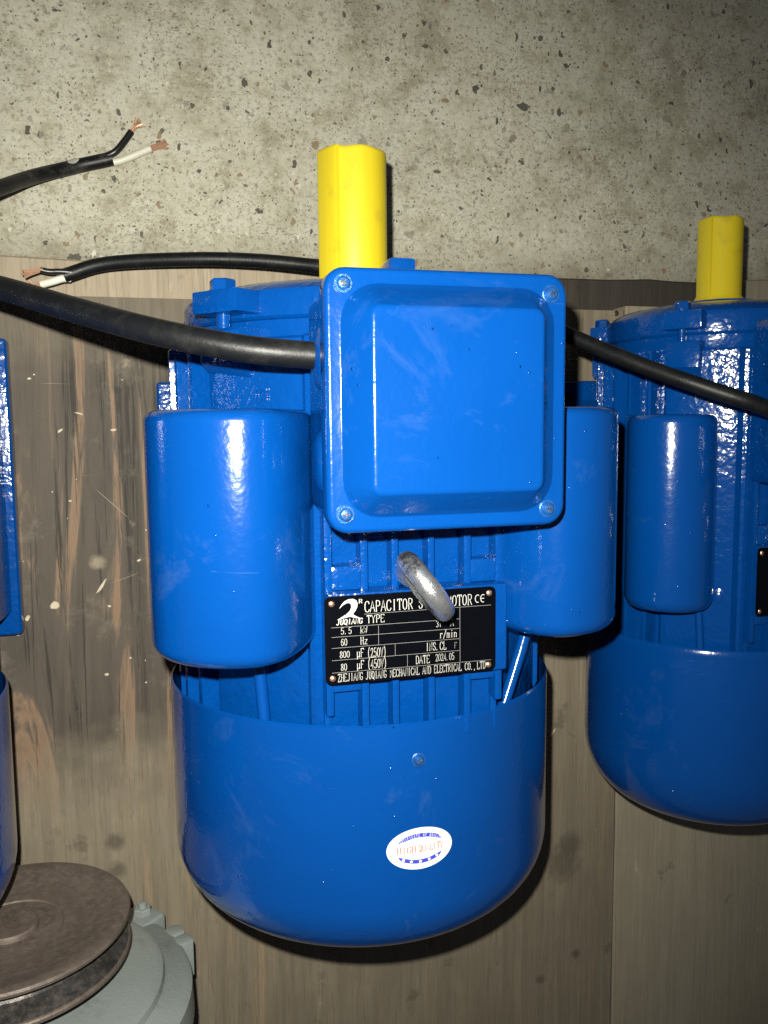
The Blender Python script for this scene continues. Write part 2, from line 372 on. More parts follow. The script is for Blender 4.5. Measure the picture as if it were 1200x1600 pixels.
# ------------------------------------------------------------------ stroke lettering (narrow, slab ends)
OV = '2,8 .9,7.2 .4,5.4 .4,2.6 .9,.8 2,0 3.1,.8 3.6,2.6 3.6,5.4 3.1,7.2 2,8'
GL = {'A': '.1,0 2,8 3.9,0|.9,2.9 3.1,2.9', 'C': '3.8,6.2 3.2,7.7 2,8 .9,7.2 .4,5.4 .4,2.6 .9,.8 2,0 3.2,.3 3.9,1.8',
 'D': '.6,0 .6,8 2.1,8 3.3,7 3.7,5 3.7,3 3.3,1 2.1,0 .6,0', 'E': '3.6,6.9 3.6,8 .6,8 .6,0 3.8,0 3.8,1.2|.6,4.2 2.8,4.2', 'F': '3.7,6.9 3.7,8 .7,8 .7,0|.7,4.2 2.8,4.2',
 'G': '3.8,6.2 3.2,7.7 2,8 .9,7.2 .4,5.4 .4,2.6 .9,.8 2,0 3.2,.4 3.7,1.4 3.7,3.4 2.3,3.4', 'H': '.6,0 .6,8|3.4,0 3.4,8|.6,4.2 3.4,4.2', 'I': '2,0 2,8',
 'J': '2.7,8 2.7,1.7 2,.1 1,.1 .4,1.3', 'L': '.8,8 .8,0 3.7,0 3.7,1.6', 'M': '.4,0 .6,8 2,1.8 3.4,8 3.6,0', 'N': '.6,0 .6,8 3.4,0 3.4,8', 'O': OV,
 'P': '.7,0 .7,8 2.5,8 3.5,7.2 3.5,4.9 2.5,4 .7,4', 'Q': OV + '|2.1,1.9 3.8,-1', 'R': '.7,0 .7,8 2.5,8 3.5,7.2 3.5,5 2.5,4.1 .7,4.1|2,4 3.8,0',
 'S': '3.4,6.1 3,7.6 1.9,8 .9,7.5 .5,6.2 1,4.9 2.8,3.3 3.5,2 3.1,.6 2,0 .9,.4 .5,1.9', 'T': '.3,6.7 .3,8 3.7,8 3.7,6.7|2,8 2,0', 'U': '.6,8 .6,2 1.2,.4 2,0 2.8,.4 3.4,2 3.4,8',
 'V': '.2,8 2,0 3.8,8', 'W': '.1,8 1.1,0 2,6 2.9,0 3.9,8', 'Y': '.2,8 2,4 3.8,8|2,4 2,0', 'Z': '.6,6.8 .6,8 3.5,8 .4,0 3.7,0 3.7,1.3',
 '0': OV, '1': '.9,6.6 2,8 2,0', '2': '.5,6.1 1,7.6 2,8 3,7.5 3.4,6.2 2.8,4.3 .4,0 3.6,0 3.6,1.2', '3': '.6,6.8 1.2,7.8 2.4,8 3.3,7 3.3,5.4 2.2,4.4 3.5,3.2 3.5,1.2 2.4,0 1.2,.1 .5,1.2',
 '4': '2.8,0 2.8,8 .3,2.4 3.8,2.4', '5': '3.4,8 .9,8 .7,4.3 2,4.9 3.2,4.2 3.5,2.6 3.1,.8 2,0 .9,.3 .5,1.3', '6': '3.3,6.8 2.4,8 1.2,7 .5,4.4 .5,2 1.2,.3 2.2,0 3.2,.7 3.5,2.4 3,4.2 2,4.8 .9,4 .5,2.6',
 '8': '2,8 1,7.4 .8,6.1 1.4,4.9 2.9,3.4 3.5,2 3,.5 2,0 1,.5 .5,2 1.1,3.4 2.7,4.9 3.2,6.1 3,7.4 2,8', '.': '.8,0 .8,.8', ',': '1,.7 1,0 .6,-1.2', '(': '3,9 2,7 1.6,4 2,1 3,-1', ')': '1,9 2,7 2.4,4 2,1 1,-1', '/': '.3,-.8 3.7,8.6',
 'k': '.7,0 .7,8|3.5,5 .7,2.3|1.5,3.1 3.7,0', 'z': '.6,5 3.5,5 .5,0 3.6,0', 'r': '1,0 1,5|1,3.6 2,4.9 3.3,5 3.5,4.2', 'm': '.4,0 .4,5|.4,4 1.2,5 2,4.4 2,0|2,4 2.9,5 3.6,4.4 3.6,0', 'i': '2,0 2,5|2,6.8 2,7.6', 'n': '.7,0 .7,5|.7,4 2,5 3.3,4.2 3.3,0',
 'u': '.6,-2 .6,5|.6,1.2 1.4,0 2.6,.2 3.2,1.4|3.2,5 3.2,0', '-': '1,4 3,4'}
def strip(bm, pts, wv, wh, z, xf):
    P = [Vector(p) for p in pts]; L = []
    closed = (P[0] - P[-1]).length < 1e-6
    n = len(P)
    for i, p in enumerate(P):
        d1 = (P[i] - P[i - 1]).normalized() if i else ((P[-1] - P[-2]).normalized() if closed else (P[1] - P[0]).normalized())
        d2 = (P[i + 1] - P[i]).normalized() if i < n - 1 else ((P[1] - P[0]).normalized() if closed else d1)
        if i == 0 and not closed: p = p - d2 * .18
        if i == n - 1 and not closed: p = p + d1 * .18
        m = (d1 + d2)
        m = m.normalized() if m.length > .3 else d2
        nn = Vector((-m.y, m.x)); k = 1 / max(.45, nn.dot(Vector((-d2.y, d2.x))))
        wd = wh + (wv - wh) * (abs(m.y) ** 1.2); hw = wd * .5 * min(k, 1.7)
        L.append((bm.verts.new(xf(p.x + nn.x * hw, p.y + nn.y * hw, z)), bm.verts.new(xf(p.x - nn.x * hw, p.y - nn.y * hw, z))))
    for a, b in zip(L, L[1:]):
        try: bm.faces.new((a[0], a[1], b[1], b[0]))
        except ValueError: pass
def text(bm, s, x, y, h, width, xf, wv=.68, wh=.34, serif=True, shear=0.0):
    # s set so that it spans `width` from (x, y) with cap height h; xf maps (X, Y, layer) to 3D
    pitch = width / (len(s) - .12); kx = pitch * .88 / 4.0; ky = h / 8.0
    for i, ch in enumerate(s):
        if ch == ' ': continue
        ox = x + i * pitch
        def g(px, py, z, ox=ox): return xf(ox + px * kx + shear * py * ky, y + py * ky, z)
        for j, st in enumerate(GL[ch].split('|')):
            pts = [tuple(float(q) for q in p.split(',')) for p in st.split()]
            kk = .72 if ch in 'NMWKkm' else (.85 if ch in 'AVRHE' else 1.0)
            strip(bm, pts, wv * kk, wh, j, g)
            if serif and ch.isalpha():
                for e, nb in ((pts[0], pts[1]), (pts[-1], pts[-2])):
                    if abs(e[0] - nb[0]) < .35 and e[1] in (0.0, 8.0, 5.0) and pts[0] != pts[-1]:
                        strip(bm, [(e[0] - .45, e[1] + (.12 if e[1] < 1 else -.12)), (e[0] + .45, e[1] + (.12 if e[1] < 1 else -.12))], .3, .3, j + 3, g)

# ------------------------------------------------------------------ the setting
bm = bmesh.new()
bmesh.ops.create_grid(bm, x_segments=8, y_segments=8, size=3.0)
fo = obj('floor', bm, 'concrete'); fo['kind'] = 'structure'

pal = thing('wooden_pallet', 'low pallet of grey weathered boards under the motors on concrete', 'pallet', (0, 0, 0))
random.seed(4)
def plank(x0, x1, y0, y1, z0, z1, mat, wob=.0012, n=14):
    bm = bmesh.new(); loops = []
    along = (y1 - y0) > (x1 - x0)
    N = n
    for i in range(N + 1):
        t = i / N
        def j(): return random.uniform(-wob, wob)
        if along:
            y = y0 + (y1 - y0) * t; a, b = x0 + j(), x1 + j(); e = .0015
            loops.append([(a, y, z0), (b, y, z0), (b, y, z1 - e), (b - e, y, z1), (a + e, y, z1), (a, y, z1 - e)])
        else:
            x = x0 + (x1 - x0) * t; a, b = y0 + j(), y1 + j(); e = .0015
            loops.append([(x, a, z0), (x, b, z0), (x, b, z1 - e), (x, b - e, z1), (x, a + e, z1), (x, a, z1 - e)])
    loft(bm, loops)
    return obj('board', bm, mat, pal)
ZD = DECK
plank(-.80, .2868, -.90, .2680, ZD - .022, ZD, 'wood_w', .0006)
plank(.2880, .80, -.90, .2725, ZD - .022, ZD - .0008, 'wood_s', .0006)
# end bearers the boards are nailed to: pale at one end, a dark-coloured piece, then a lighter one again
plank(-.80, .06, .140, .3000, ZD - .050, ZD - .0225, 'wood_p')
plank(.0615, .398, .140, .3005, ZD - .050, ZD - .0235, 'wood_k')
plank(.3995, .80, .140, .3045, ZD - .050, ZD - .0235, 'wood_s')
plank(-.80, .80, -.45, -.35, ZD - .050, ZD - .0235, 'wood_s')
for x in (-.55, 0.0, .55): plank(x - .05, x + .05, -.88, .29, 0.0005, ZD - .0505, 'wood_s')
for (nx, ny) in ((-.19, .247), (-.06, .249), (.2775, .2655), (.298, .262), (.21, .25), (.345, .25)):
    bm = bmesh.new(); lathe(bm, (nx, ny, ZD - .002), (0, 0, 1), [(.0026, 0), (.0026, .0022), (.0019, .0026)], 12); obj('nail', bm, 'groove', pal)

# ------------------------------------------------------------------ motors
def housing_profile():
    pts = []
    def pol(r, deg): return (r * math.cos(math.radians(deg)), r * math.sin(math.radians(deg)))
    # right flank from below, over the top saddle, to the left flank (x, z)
    half = []
    a = -90.0
    half.append(pol(.104, -90))
    fins = [-66, -50, -34, -20, -9, 2, 13, 24]
    for fdeg in fins:
        half += [pol(.1075, fdeg - 3.6), pol(.1075, fdeg - 1.7), pol(.1235, fdeg - 1.1), pol(.1242, fdeg), pol(.1235, fdeg + 1.1), pol(.1075, fdeg + 1.7), pol(.1075, fdeg + 3.6)]
    # capacitor pad (flat), then the wall of the saddle
    half += [pol(.113, 30.5), pol(.121, 32), (.0985, .0705), (.0600, .1035), (.0555, .1065), (.0555, .1150), (.0530, .1170)]
    left = [(-x, z) for x, z in half[::-1]]
    return half + left[:-1]
HP = housing_profile()

def sheet_cap(sgn, y0, y1, c=(.0915, .1105), r=.0475, inn=(.0455, .0960)):
    P = [inn]
    P.append((inn[0] + .0035, inn[1] + .005))
    e0 = (inn[0] + .0035, inn[1] + .005); e2 = (c[0], c[1] + r); e1 = (c[0] - r * .56, c[1] + r)
    for i in range(1, 12):
        t = i / 12; P.append(tuple((1 - t) ** 2 * e0[k] + 2 * t * (1 - t) * e1[k] + t * t * e2[k] for k in (0, 1)))
    for i in range(0, 33):
        a = math.radians(90 - i * (90 + 62) / 32)
        P.append((c[0] + r * math.cos(a), c[1] + r * math.sin(a)))
    P.append((c[0] + .0205, c[1] - .0505)); P.append((c[0] - .0015, c[1] - .0485))
    if sgn < 0: P = [(-x, z) for x, z in P]
    bm = bmesh.new(); loops = []
    def seg(yb, d, k):
        for i in range(7):
            t = i / 6 * PI / 2
            yield yb + d * (1 - math.sin(t)) * k, k * (1 - math.cos(t))
    rr = .0085
    ls = []
    for i in range(7):
        t = i / 6 * PI / 2; ls.append((y0 + rr * (1 - math.sin(t)), rr * (1 - math.cos(PI / 2 - t)) if 0 else rr * (1 - math.sin(t)) * 0 + rr * (1 - math.cos(PI / 2 - t))))
    seq = []
    for i in range(7):
        t = i / 6 * PI / 2; seq.append((y0 + rr - rr * math.cos(t), rr - rr * math.sin(t)))
    r2 = .006
    for i in range(7):
        t = PI / 2 - i / 6 * PI / 2; seq.append((y1 - r2 + r2 * math.cos(t), r2 - r2 * math.sin(t)))
    for y, d in seq:
        Q = offset_profile(P, d); loops.append([(x, y, z) for x, z in Q])
    loft(bm, loops)
    return bm

def cap_seam(sgn, y0, y1):
    bm = bmesh.new()
    box(bm, (sgn * .0475, (y0 + y1) / 2, .1035), (.0035, y1 - y0 + .002, .010), .001, Matrix.Rotation(sgn * .75, 3, 'Y'))
    return bm

def cross_screw(parent, base, axis, r, mat='screw', T=None):
    bm = bmesh.new()
    lathe(bm, base, axis, [(r * 1.45, 0), (r * 1.45, .0006), (r * 1.3, .0009), (r, .0009), (r * .98, .0016), (r * .72, .0025), (r * .3, .0028)], 20)
    s = obj('screw', bm, mat, parent, T)
    ax = Vector(axis).normalized(); u = ax.orthogonal().normalized(); v = ax.cross(u); b = Vector(base) + ax * .00225
    bm = bmesh.new()
    rot = Matrix((u, v, ax)).transposed() @ Matrix.Rotation(random.uniform(0, 1.5), 3, 'Z')
    box(bm, b, (r * 1.15, r * .26, .0014), .0002, rot, 1); box(bm, b + ax * .00003, (r * .26, r * 1.15, .0014), .0002, rot, 1)
    obj('cross_slot', bm, 'wire_k' if mat != 'screw' else 'groove', parent if False else s, T)
    return s

def make_motor(root, sr=1.0, fy=lambda y: y, full=True, lettering=False, flanks=(-1, 1), foot_y=(.03, .202), foot_hw=.1315, box_on=True, cov=(-.148, .04), cap=(.0478, .1765, (.0920, .1128), .0480, (.0435, .0960))):
    def T(p): return (p[0] * sr, fy(p[1]), (p[2]) * sr + AXH * sr)
    # --- cast housing
    bm = bmesh.new()
    loft(bm, [[(x * k, y, z * k) for x, z in HP] for y, k in ((-.012, .985), (-.008, 1.0), (.2, 1.0), (.2155, 1.0), (.2170, .985))])
    hs = obj('housing', bm, 'cast', root, T)
    bm = bmesh.new()
    revolve(bm, [(.100, .214), (.1095, .2155), (.1110, .2175), (.1110, .2268), (.1100, .2276), (.09, .2278)], 96); obj('front_collar', bm, 'cast', root, T)
    bm = bmesh.new(); revolve(bm, [(.06, -.030), (.105, -.030), (.1130, -.026), (.1140, -.0125), (.10, -.0115)], 72); obj('rear_shield', bm, 'cast', root, T)
    # --- feet
    for s in (-1, 1):
        bm = bmesh.new()
        box(bm, (s * (foot_hw - .030), (foot_y[0] + foot_y[1]) / 2, -AXH + .0085), (.060, foot_y[1] - foot_y[0], .017), .004, None, 3)
        loft(bm, [[(s * x, y, z) for x, z in ((.070, -.122), (.118, -.122), (.1165, -.090), (.112, -.045), (.095, -.045))] for y in (foot_y[0] + .02, foot_y[1] - .02)])
        ft = obj('foot', bm, 'cast', root, T)
        for yy in (foot_y[0] + .02, foot_y[1] - .105 if foot_y[1] > .21 else foot_y[1] - .02):
            bm = bmesh.new(); lathe(bm, (s * (foot_hw - .017), yy, -AXH + .0172), (0, 0, 1), [(.0075, 0), (.0075, .0004), (.006, .0005)], 20); obj('bolt_hole', bm, 'wire_k', ft, T)
    # --- front end shield
    bm = bmesh.new()
    revolve(bm, [(.095, .2276), (.1110, .2276), (.1125, .2290), (.1130, .2400), (.1120, .2435), (.1080, .2465), (.0980, .2500), (.0780, .2530), (.0560, .2545), (.0400, .2555), (.0380, .2580), (.0360, .2585), (.0270, .2585), (.0255, .2570)], 96, cap1=True)
    sh = obj('end_shield', bm, 'cast', root, T)
    bm = bmesh.new(); box(bm, (-.0010, .2475, .1075), (.0150, .021, .022), .0025); obj('top_lug', bm, 'cast', sh, T)
    for deg in (140.5, 39.5, -39.5, -140.5):
        a = math.radians(deg); rt = Matrix.Rotation(-a, 3, 'Y')       # local x -> radial
        bm = bmesh.new(); cx, cz = math.cos(a), math.sin(a)
        box(bm, (.1150 * cx, .2368, .1150 * cz), (.030, .0128, .0345), .0014, rt); er = obj('bolt_ear', bm, 'cast', sh, T)
        bm = bmesh.new(); loft(bm, [[(Vector((0, y, 0)) + Vector((cx, 0, cz)) * rr + Vector((-cz, 0, cx)) * t_) for rr, t_ in ((.095, -.016), (rm, -.0155), (rm + .001, -.013), (rm + .001, .013), (rm, .0155), (.095, .016))] for y, rm in ((.1900, .1100), (.1955, .1170), (.2040, .1262), (.2205, .1268), (.2222, .1255))]); obj('housing_ear', bm, 'cast', hs, T)
        bm = bmesh.new(); bx, bz = .1195 * cx - .003 * cz * (1 if cx * cz < 0 else -1), .1195 * cz + .003 * cx * (1 if cx * cz < 0 else -1)
        cyl(bm, (bx, .2010, bz), (bx, .2435, bz), .0040, None, 16); lathe(bm, (bx, .2425, bz), (0, 1, 0), [(.0082, 0), (.0082, .0012), (.0078, .0014)], 24)
        bl = obj('shield_bolt', bm, 'sheet', root, T)
        bm = bmesh.new(); hexhead(bm, (bx, .2439, bz), (0, 1, 0), .0076, .0062, .4); obj('bolt_head', bm, 'sheet', bl, T)
    bm = bmesh.new(); cyl(bm, (0, .25, 0), (0, .3050, 0), .0190, None, 40); obj('shaft', bm, 'zinc', root, T)
    # --- fan cover (thin sheet shell, open at the front)
    ye, rho = cov; R = .13; prof = [(.1288, .0012), (.1300, .0)]
    prof.append((.1302, -.004))
    for i in range(13):
        t = i / 12 * PI / 2; prof.append((R - rho + rho * math.cos(t), ye + rho - rho * math.sin(t)))
    prof += [(.06, ye - .0005), (.0, ye - .0005)]
    inner = [(max(0.0, r - .0016), y + (.0016 if r < R - .001 else 0)) for r, y in prof[2:-1]][::-1]
    bm = bmesh.new(); revolve(bm, prof[::-1][1:] [:0] + inner[0:0] + [(.0005, ye - .0005)] + prof[:-1][::-1], 128, cap0=True)
    revolve(bm, [(.1287, .0012), (.1284, -.004)] + [(r - .0016, y + .001) for r, y in prof[3:-1]], 128)
    fc = obj('fan_cover', bm, 'sheet', root, T, 40)
    a = math.radians(89.0); cross_screw(fc, (.1301 * math.cos(a), -.0204, .1301 * math.sin(a)), (math.cos(a), 0, math.sin(a)), .0030, 'screw', T)
    # --- saddle on top: ribs, cross bars round the name plate
    for x, wd in ((-.0470, .0045), (-.0270, .0045), (-.0095, .0042), (.0115, .0042), (.0330, .0045), (.0520, .0045)):
        bm = bmesh.new(); y0 = .0085 if abs(x) > .04 else -.010
        box(bm, (x, (y0 + .216) / 2, .1207), (wd, .216 - y0, .0125), .0014)
        if abs(x) > .04: box(bm, (x, .004, .1155), (wd * .9, .03, .0080), .0014)
        obj('rib', bm, 'cast', root, T)
    bm = bmesh.new()
    box(bm, (-.0370, .0850, .1195), (.0200, .0140, .0125), .003); box(bm, (.0425, .0850, .1195), (.0190, .0140, .0125), .003)
    box(bm, (-.0370, .0270, .1195), (.0200, .0120, .0125), .003); box(bm, (.0425, .0270, .1195), (.0190, .0120, .0125), .003)
    box(bm, (.0026, .0535, .1260), (.103, .0500, .0165), .002)
    obj('plate_boss', bm, 'cast', root, T)
    for s in flanks:
        bm = sheet_cap(s, *(cap if s < 0 or cap[2][0] > .1 else (cap[0] + .001, cap[1], (.0835, .1115), .0450, cap[4])))
        cp = obj('capacitor_cover', bm, 'sheet', root, T, 50)
        bm = bmesh.new()
        if s < 0: pth = [(-.0835, .060, .0900), (-.0815, .030, .0935), (-.0790, -.012, .0960)]
        else: pth = [(.0900, .060, .0905), (.0835, .040, .0960), (.0600, -.016, .1060)]
        tube(bm, pth, .0036, 14); obj('wire_conduit', bm, 'sheet', root, T)
        bm = bmesh.new(); lathe(bm, (s * .0640, .0385, .0995), (s * .62, 0, .78), [(.006, 0), (.006, .0012), (.0040, .0018), (.0035, .0035), (.002, .004)], 20); obj('mounting_screw', bm, 'sheet', root, T)
    if not full: return
    # cast letters on the flank
    # --- name plate
    bm = bmesh.new()
    loft(bm, [rrect(.0487, .0240, .0032, z, (-.0024, .0534)) for z in (.1347, .1358)])
    npl = obj('name_plate', bm, 'plate', root, T)
    for x, y in ((-.0474, .0736), (.0422, .0738), (.0420, .0329), (-.0474, .0329)):
        bm = bmesh.new(); lathe(bm, (x, y, .1358), (0, 0, 1), [(.0017, 0), (.0016, .0005), (.0010, .0010), (.0004, .0011)], 14); obj('rivet', bm, 'rivet', npl, T)
    if lettering:
        ZP = .13605
        def xf(X, Y, l): return (X * .001, Y * .001, ZP + l * .000012)
        def line(name, items, mat='print', **kw):
            bm = bmesh.new()
            for s, x, y, h, wd in items: text(bm, s, x, y, h, wd, xf, **kw)
            flat_obj(name, bm, mat, npl, T)
        line('heading', [('CAPACITOR', -29.4, 67.9, 5.9, 27.0), ('START', 0.9, 67.9, 5.9, 14.2), ('MOTOR', 17.4, 67.9, 5.9, 14.6)])
        line('type_line', [('TYPE', -28.2, 61.9, 4.2, 9.8)])
        line('rating_lines', [('5.5', -42.6, 56.8, 3.5, 6.0), ('kW', -31.9, 56.6, 3.6, 3.8), ('60', -42.6, 50.6, 3.7, 3.4), ('Hz', -31.9, 50.5, 4.0, 4.0), ('800', -43.4, 43.9, 3.6, 5.5),
             ('uF', -34.0, 43.6, 4.6, 3.9), ('(250V)', -28.2, 42.9, 5.0, 10.7), ('80', -42.9, 36.9, 3.7, 3.4), ('uF', -34.0, 37.2, 4.4, 3.9), ('(450V)', -28.2, 36.7, 4.9, 10.9),
             ('220', 11.9, 62.0, 3.5, 4.9), ('V', 19.4, 61.9, 3.4, 1.8), ('31', 10.9, 56.8, 3.4, 3.3), ('A', 19.4, 56.7, 3.5, 1.9), ('r/min', 13.1, 50.4, 4.2, 10.0), ('INS.CL', 5.0, 43.8, 4.4, 11.9),
             ('DATE', -.8, 37.0, 4.4, 8.0)])
        line('date_line', [('2024.05', 10.6, 37.6, 3.9, 11.0)], wv=.58, wh=.34)
        line('class_letter', [('F', 21.6, 44.1, 3.2, 1.5)], 'print_dim')
        line('maker_line', [('ZHEJIANG', -44.6, 30.9, 4.2, 13.7), ('JUQIANG', -29.2, 30.9, 4.2, 11.6), ('MECHANICAL', -15.6, 30.9, 4.2, 16.8), ('AND', 3.0, 30.9, 4.2, 4.9), ('ELECTRICAL', 9.7, 30.9, 4.2, 16.2), ('CO.,LTD', 27.8, 30.9, 4.2, 12.4)])
        # thin rules
        bm = bmesh.new()
        for k, (a, b, wd) in enumerate((((-47.7, 60.7), (24.6, 60.4), .12), ((-47.7, 55.5), (24.6, 55.0), .12), ((-47.6, 49.5), (24.6, 49.2), .12), ((-47.6, 42.8), (24.6, 42.5), .12), ((-47.7, 36.0), (43.5, 35.6), .12), ((-29.6, 66.9), (43.4, 67.0), .12),
                   ((24.9, 66.9), (25.0, 36.0), .13), ((-21.8, 60.3), (-21.8, 49.5), .12), ((-5.6, 42.6), (-5.6, 36.1), .12), ((-12.5, 49.4), (-12.5, 42.8), .12))):
            d = Vector((b[0] - a[0], b[1] - a[1])).normalized(); nx, ny = -d.y * wd / 2, d.x * wd / 2
            bm.faces.new([bm.verts.new(xf(px, py, -3 + k * .3)) for px, py in ((a[0] + nx, a[1] + ny), (a[0] - nx, a[1] - ny), (b[0] - nx, b[1] - ny), (b[0] + nx, b[1] + ny))][::-1] if False else
                         [bm.verts.new(xf(px, py, -3 + k * .3)) for px, py in ((a[0] - nx, a[1] - ny), (b[0] - nx, b[1] - ny), (b[0] + nx, b[1] + ny), (a[0] + nx, a[1] + ny))])
        flat_obj('rules', bm, 'print_rule', npl, T)
        # maker's emblem: a hooked swoosh over heavy letters
        bm = bmesh.new()
        def e(px, py): return (-44.5 + (px - 112) * .0848, 75.6 - (py - 447) * .0845)
        top = [(128, 502), (142, 478), (162, 458), (188, 447), (215, 446), (236, 456), (246, 476), (243, 500), (232, 522), (214, 545), (236, 560), (272, 577)]
        low = [(128, 502), (150, 484), (168, 474), (184, 470), (196, 474), (203, 485), (204, 500), (198, 516), (184, 534), (165, 548), (140, 560), (112, 574)]
        def fill(A, B):
            VA = [bm.verts.new(xf(*e(*q), 0)) for q in A]; VB = [bm.verts.new(xf(*e(*q), 0)) for q in B]
            for i in range(len(A) - 1): bm.faces.new((VA[i], VB[i], VB[i + 1], VA[i + 1]))
        fill([(128, 501)] + top[1:10], [(128, 503)] + low[1:10])
        bm.faces.new([bm.verts.new(xf(*e(*q), 1)) for q in ((165, 546), (112, 575), (160, 566), (196, 560))])
        bm.faces.new([bm.verts.new(xf(*e(*q), 2)) for q in ((184, 532), (165, 548), (196, 561), (214, 545))])
        bm.faces.new([bm.verts.new(xf(*e(*q), 3)) for q in ((214, 545), (196, 560), (230, 570), (273, 578), (238, 561))])
        text(bm, 'JUQIANG', -45.0, 62.0, 2.9, 14.2, xf, 1.15, .8, False, .12)
        text(bm, 'R', -32.6, 73.0, 2.2, 2.0, xf, 1.0, .6, False)
        bmesh.ops.recalc_face_normals(bm, faces=bm.faces[:])
        flat_obj('emblem', bm, 'print', npl, T)
        bm = bmesh.new()
        for cx, bar in ((35.4, 0), (38.6, 1)):
            strip(bm, [(cx + 1.9 * math.cos(math.radians(a)) * .75, 71.1 + 2.1 * math.sin(math.radians(a))) for a in range(62, 300, 14)], .42, .42, 0, xf)
            if bar: strip(bm, [(cx - 1.3, 71.1), (cx + .5, 71.1)], .4, .4, 1, xf)
        flat_obj('approval_mark', bm, 'print_dim' if False else 'print', npl, T)
    # --- lifting eye
    ey = (-.0012, .0868)
    bm = bmesh.new()
    lathe(bm, (*ey, .1270), (0, 0, 1), [(.0082, 0), (.0082, .007), (.0074, .0095), (.0058, .0120), (.0048, .016), (.004, .020)], 28)
    dr = Vector((.58, -.81, 0)).normalized(); up = Vector((-.065, -.044, 1)).normalized(); nrm = dr.cross(up); cc = Vector((*ey, .1290)) + up * .0325
    loops = []
    for i in range(48):
        t = 2 * PI * i / 48; rd = dr * math.cos(t) + up * math.sin(t)
        mr = .0061 + .0012 * max(0, -math.sin(t)) ** 2 + .0001 * math.sin(5 * t)
        loops.append([cc + rd * (.0156 + .9 * mr * math.cos(2 * PI * k / 16)) + nrm * (mr * .92 * math.sin(2 * PI * k / 16)) for k in range(16)])
    vl = [[bm.verts.new(q) for q in lp] for lp in loops]
    for i in range(48):
        for k in range(16): bm.faces.new((vl[i][k], vl[i][(k + 1) % 16], vl[(i + 1) % 48][(k + 1) % 16], vl[(i + 1) % 48][k]))
    obj('lifting_eye', bm, 'zinc', root, T, 60)
    # --- terminal box
    cy = .1776
    bm = bmesh.new()
    loft(bm, [rrect(.0545, .0560, .008, .1240, (0, cy)), rrect(.0550, .0565, .009, .1745, (0, cy))])
    tb = obj('terminal_box', bm, 'cast', root, T)
    bm = bmesh.new(); C_ = (.0016, cy + .0010)
    L = [rrect(.0575, .0585, .0080, .1735, C_), rrect(.0601, .0608, .0100, .1745, C_), rrect(.0603, .0610, .0102, .1760, C_), rrect(.0603, .0610, .0102, .1842, C_), rrect(.0600, .0607, .0099, .1856, C_), rrect(.0592, .0599, .0093, .1866, C_), rrect(.0583, .0590, .0088, .18695, C_), rrect(.0576, .0583, .0085, .1870, C_),
         rrect(.0534, .0541, .0180, .1870, C_), rrect(.0530, .0537, .0177, .1871, C_), rrect(.0527, .0534, .0174, .1874, C_), rrect(.0522, .0529, .0168, .1881, C_), rrect(.0422, .0428, .0050, .1996, C_), rrect(.0418, .0424, .0047, .20005, C_), rrect(.0412, .0418, .0043, .2004, C_), rrect(.0404, .0410, .0040, .2006, C_), rrect(.0396, .0402, .0036, .2006, C_)]
    loft(bm, L)
    lid = obj('box_lid', bm, 'sheet', tb, T, 34)
    for x, y in ((-.0500, .2318), (.0528, .2300), (.0522, .1258), (-.0505, .1268)):
        cross_screw(tb, (x, y, .1869), (0, 0, 1), .0032, 'screw', T)
    bm = bmesh.new(); lathe(bm, (-.0385, .2215, .1900), (-.5, .5, .7), [(.0022, -.002), (.0022, .0003), (.001, .0005)], 12); obj('casting_dimple', bm, 'sheet', tb, T)
    for yy, z in ((.2005, .1530), (.1500, .1530)):
        bm = bmesh.new(); lathe(bm, (-.0540, yy, z), (-1, 0, 0), [(.0155, 0), (.0150, .0015), (.0125, .0032), (.0085, .0042), (.007, .0044)], 28); obj('cable_gland', bm, 'sheet', tb, T)
    for yy, z in ((.2005, .1530), (.1500, .1530)):
        bm = bmesh.new(); lathe(bm, (.0540, yy, z), (1, 0, 0), [(.0155, 0), (.0150, .0015), (.0125, .0032), (.0085, .0042), (.007, .0044)], 28); obj('cable_gland', bm, 'sheet', tb, T)
    # raised casting letters on the flank pad
    bm = bmesh.new()
    def xp(X, Y, l):
        b = Vector((-.0790, .0, .0875)); u = Vector((.758, 0, .652)); n_ = Vector((-.652, 0, .758))
        q = b + u * (X * .001) + n_ * .0006; return (q.x, .181 + Y * .001, q.z)
    text(bm, 'C', 0, 0, 7, 4.5, xp, 1.2, 1.0, False); text(bm, '1', 6, 1, 6, 4.0, xp, 1.2, 1.0, False)
    ex = bmesh.ops.extrude_face_region(bm, geom=bm.faces[:]);
    for v in [g for g in ex['geom'] if isinstance(g, bmesh.types.BMVert)]: v.co += Vector((-.652, 0, .758)) * .0009
    obj('cast_mark', bm, 'cast', hs, T)

main = thing('electric_motor', 'large blue capacitor motor with square terminal box and round quality sticker', 'motor', (0, 0, DECK), 0, 'blue electric motors on the pallet')
make_motor(main, lettering=True)

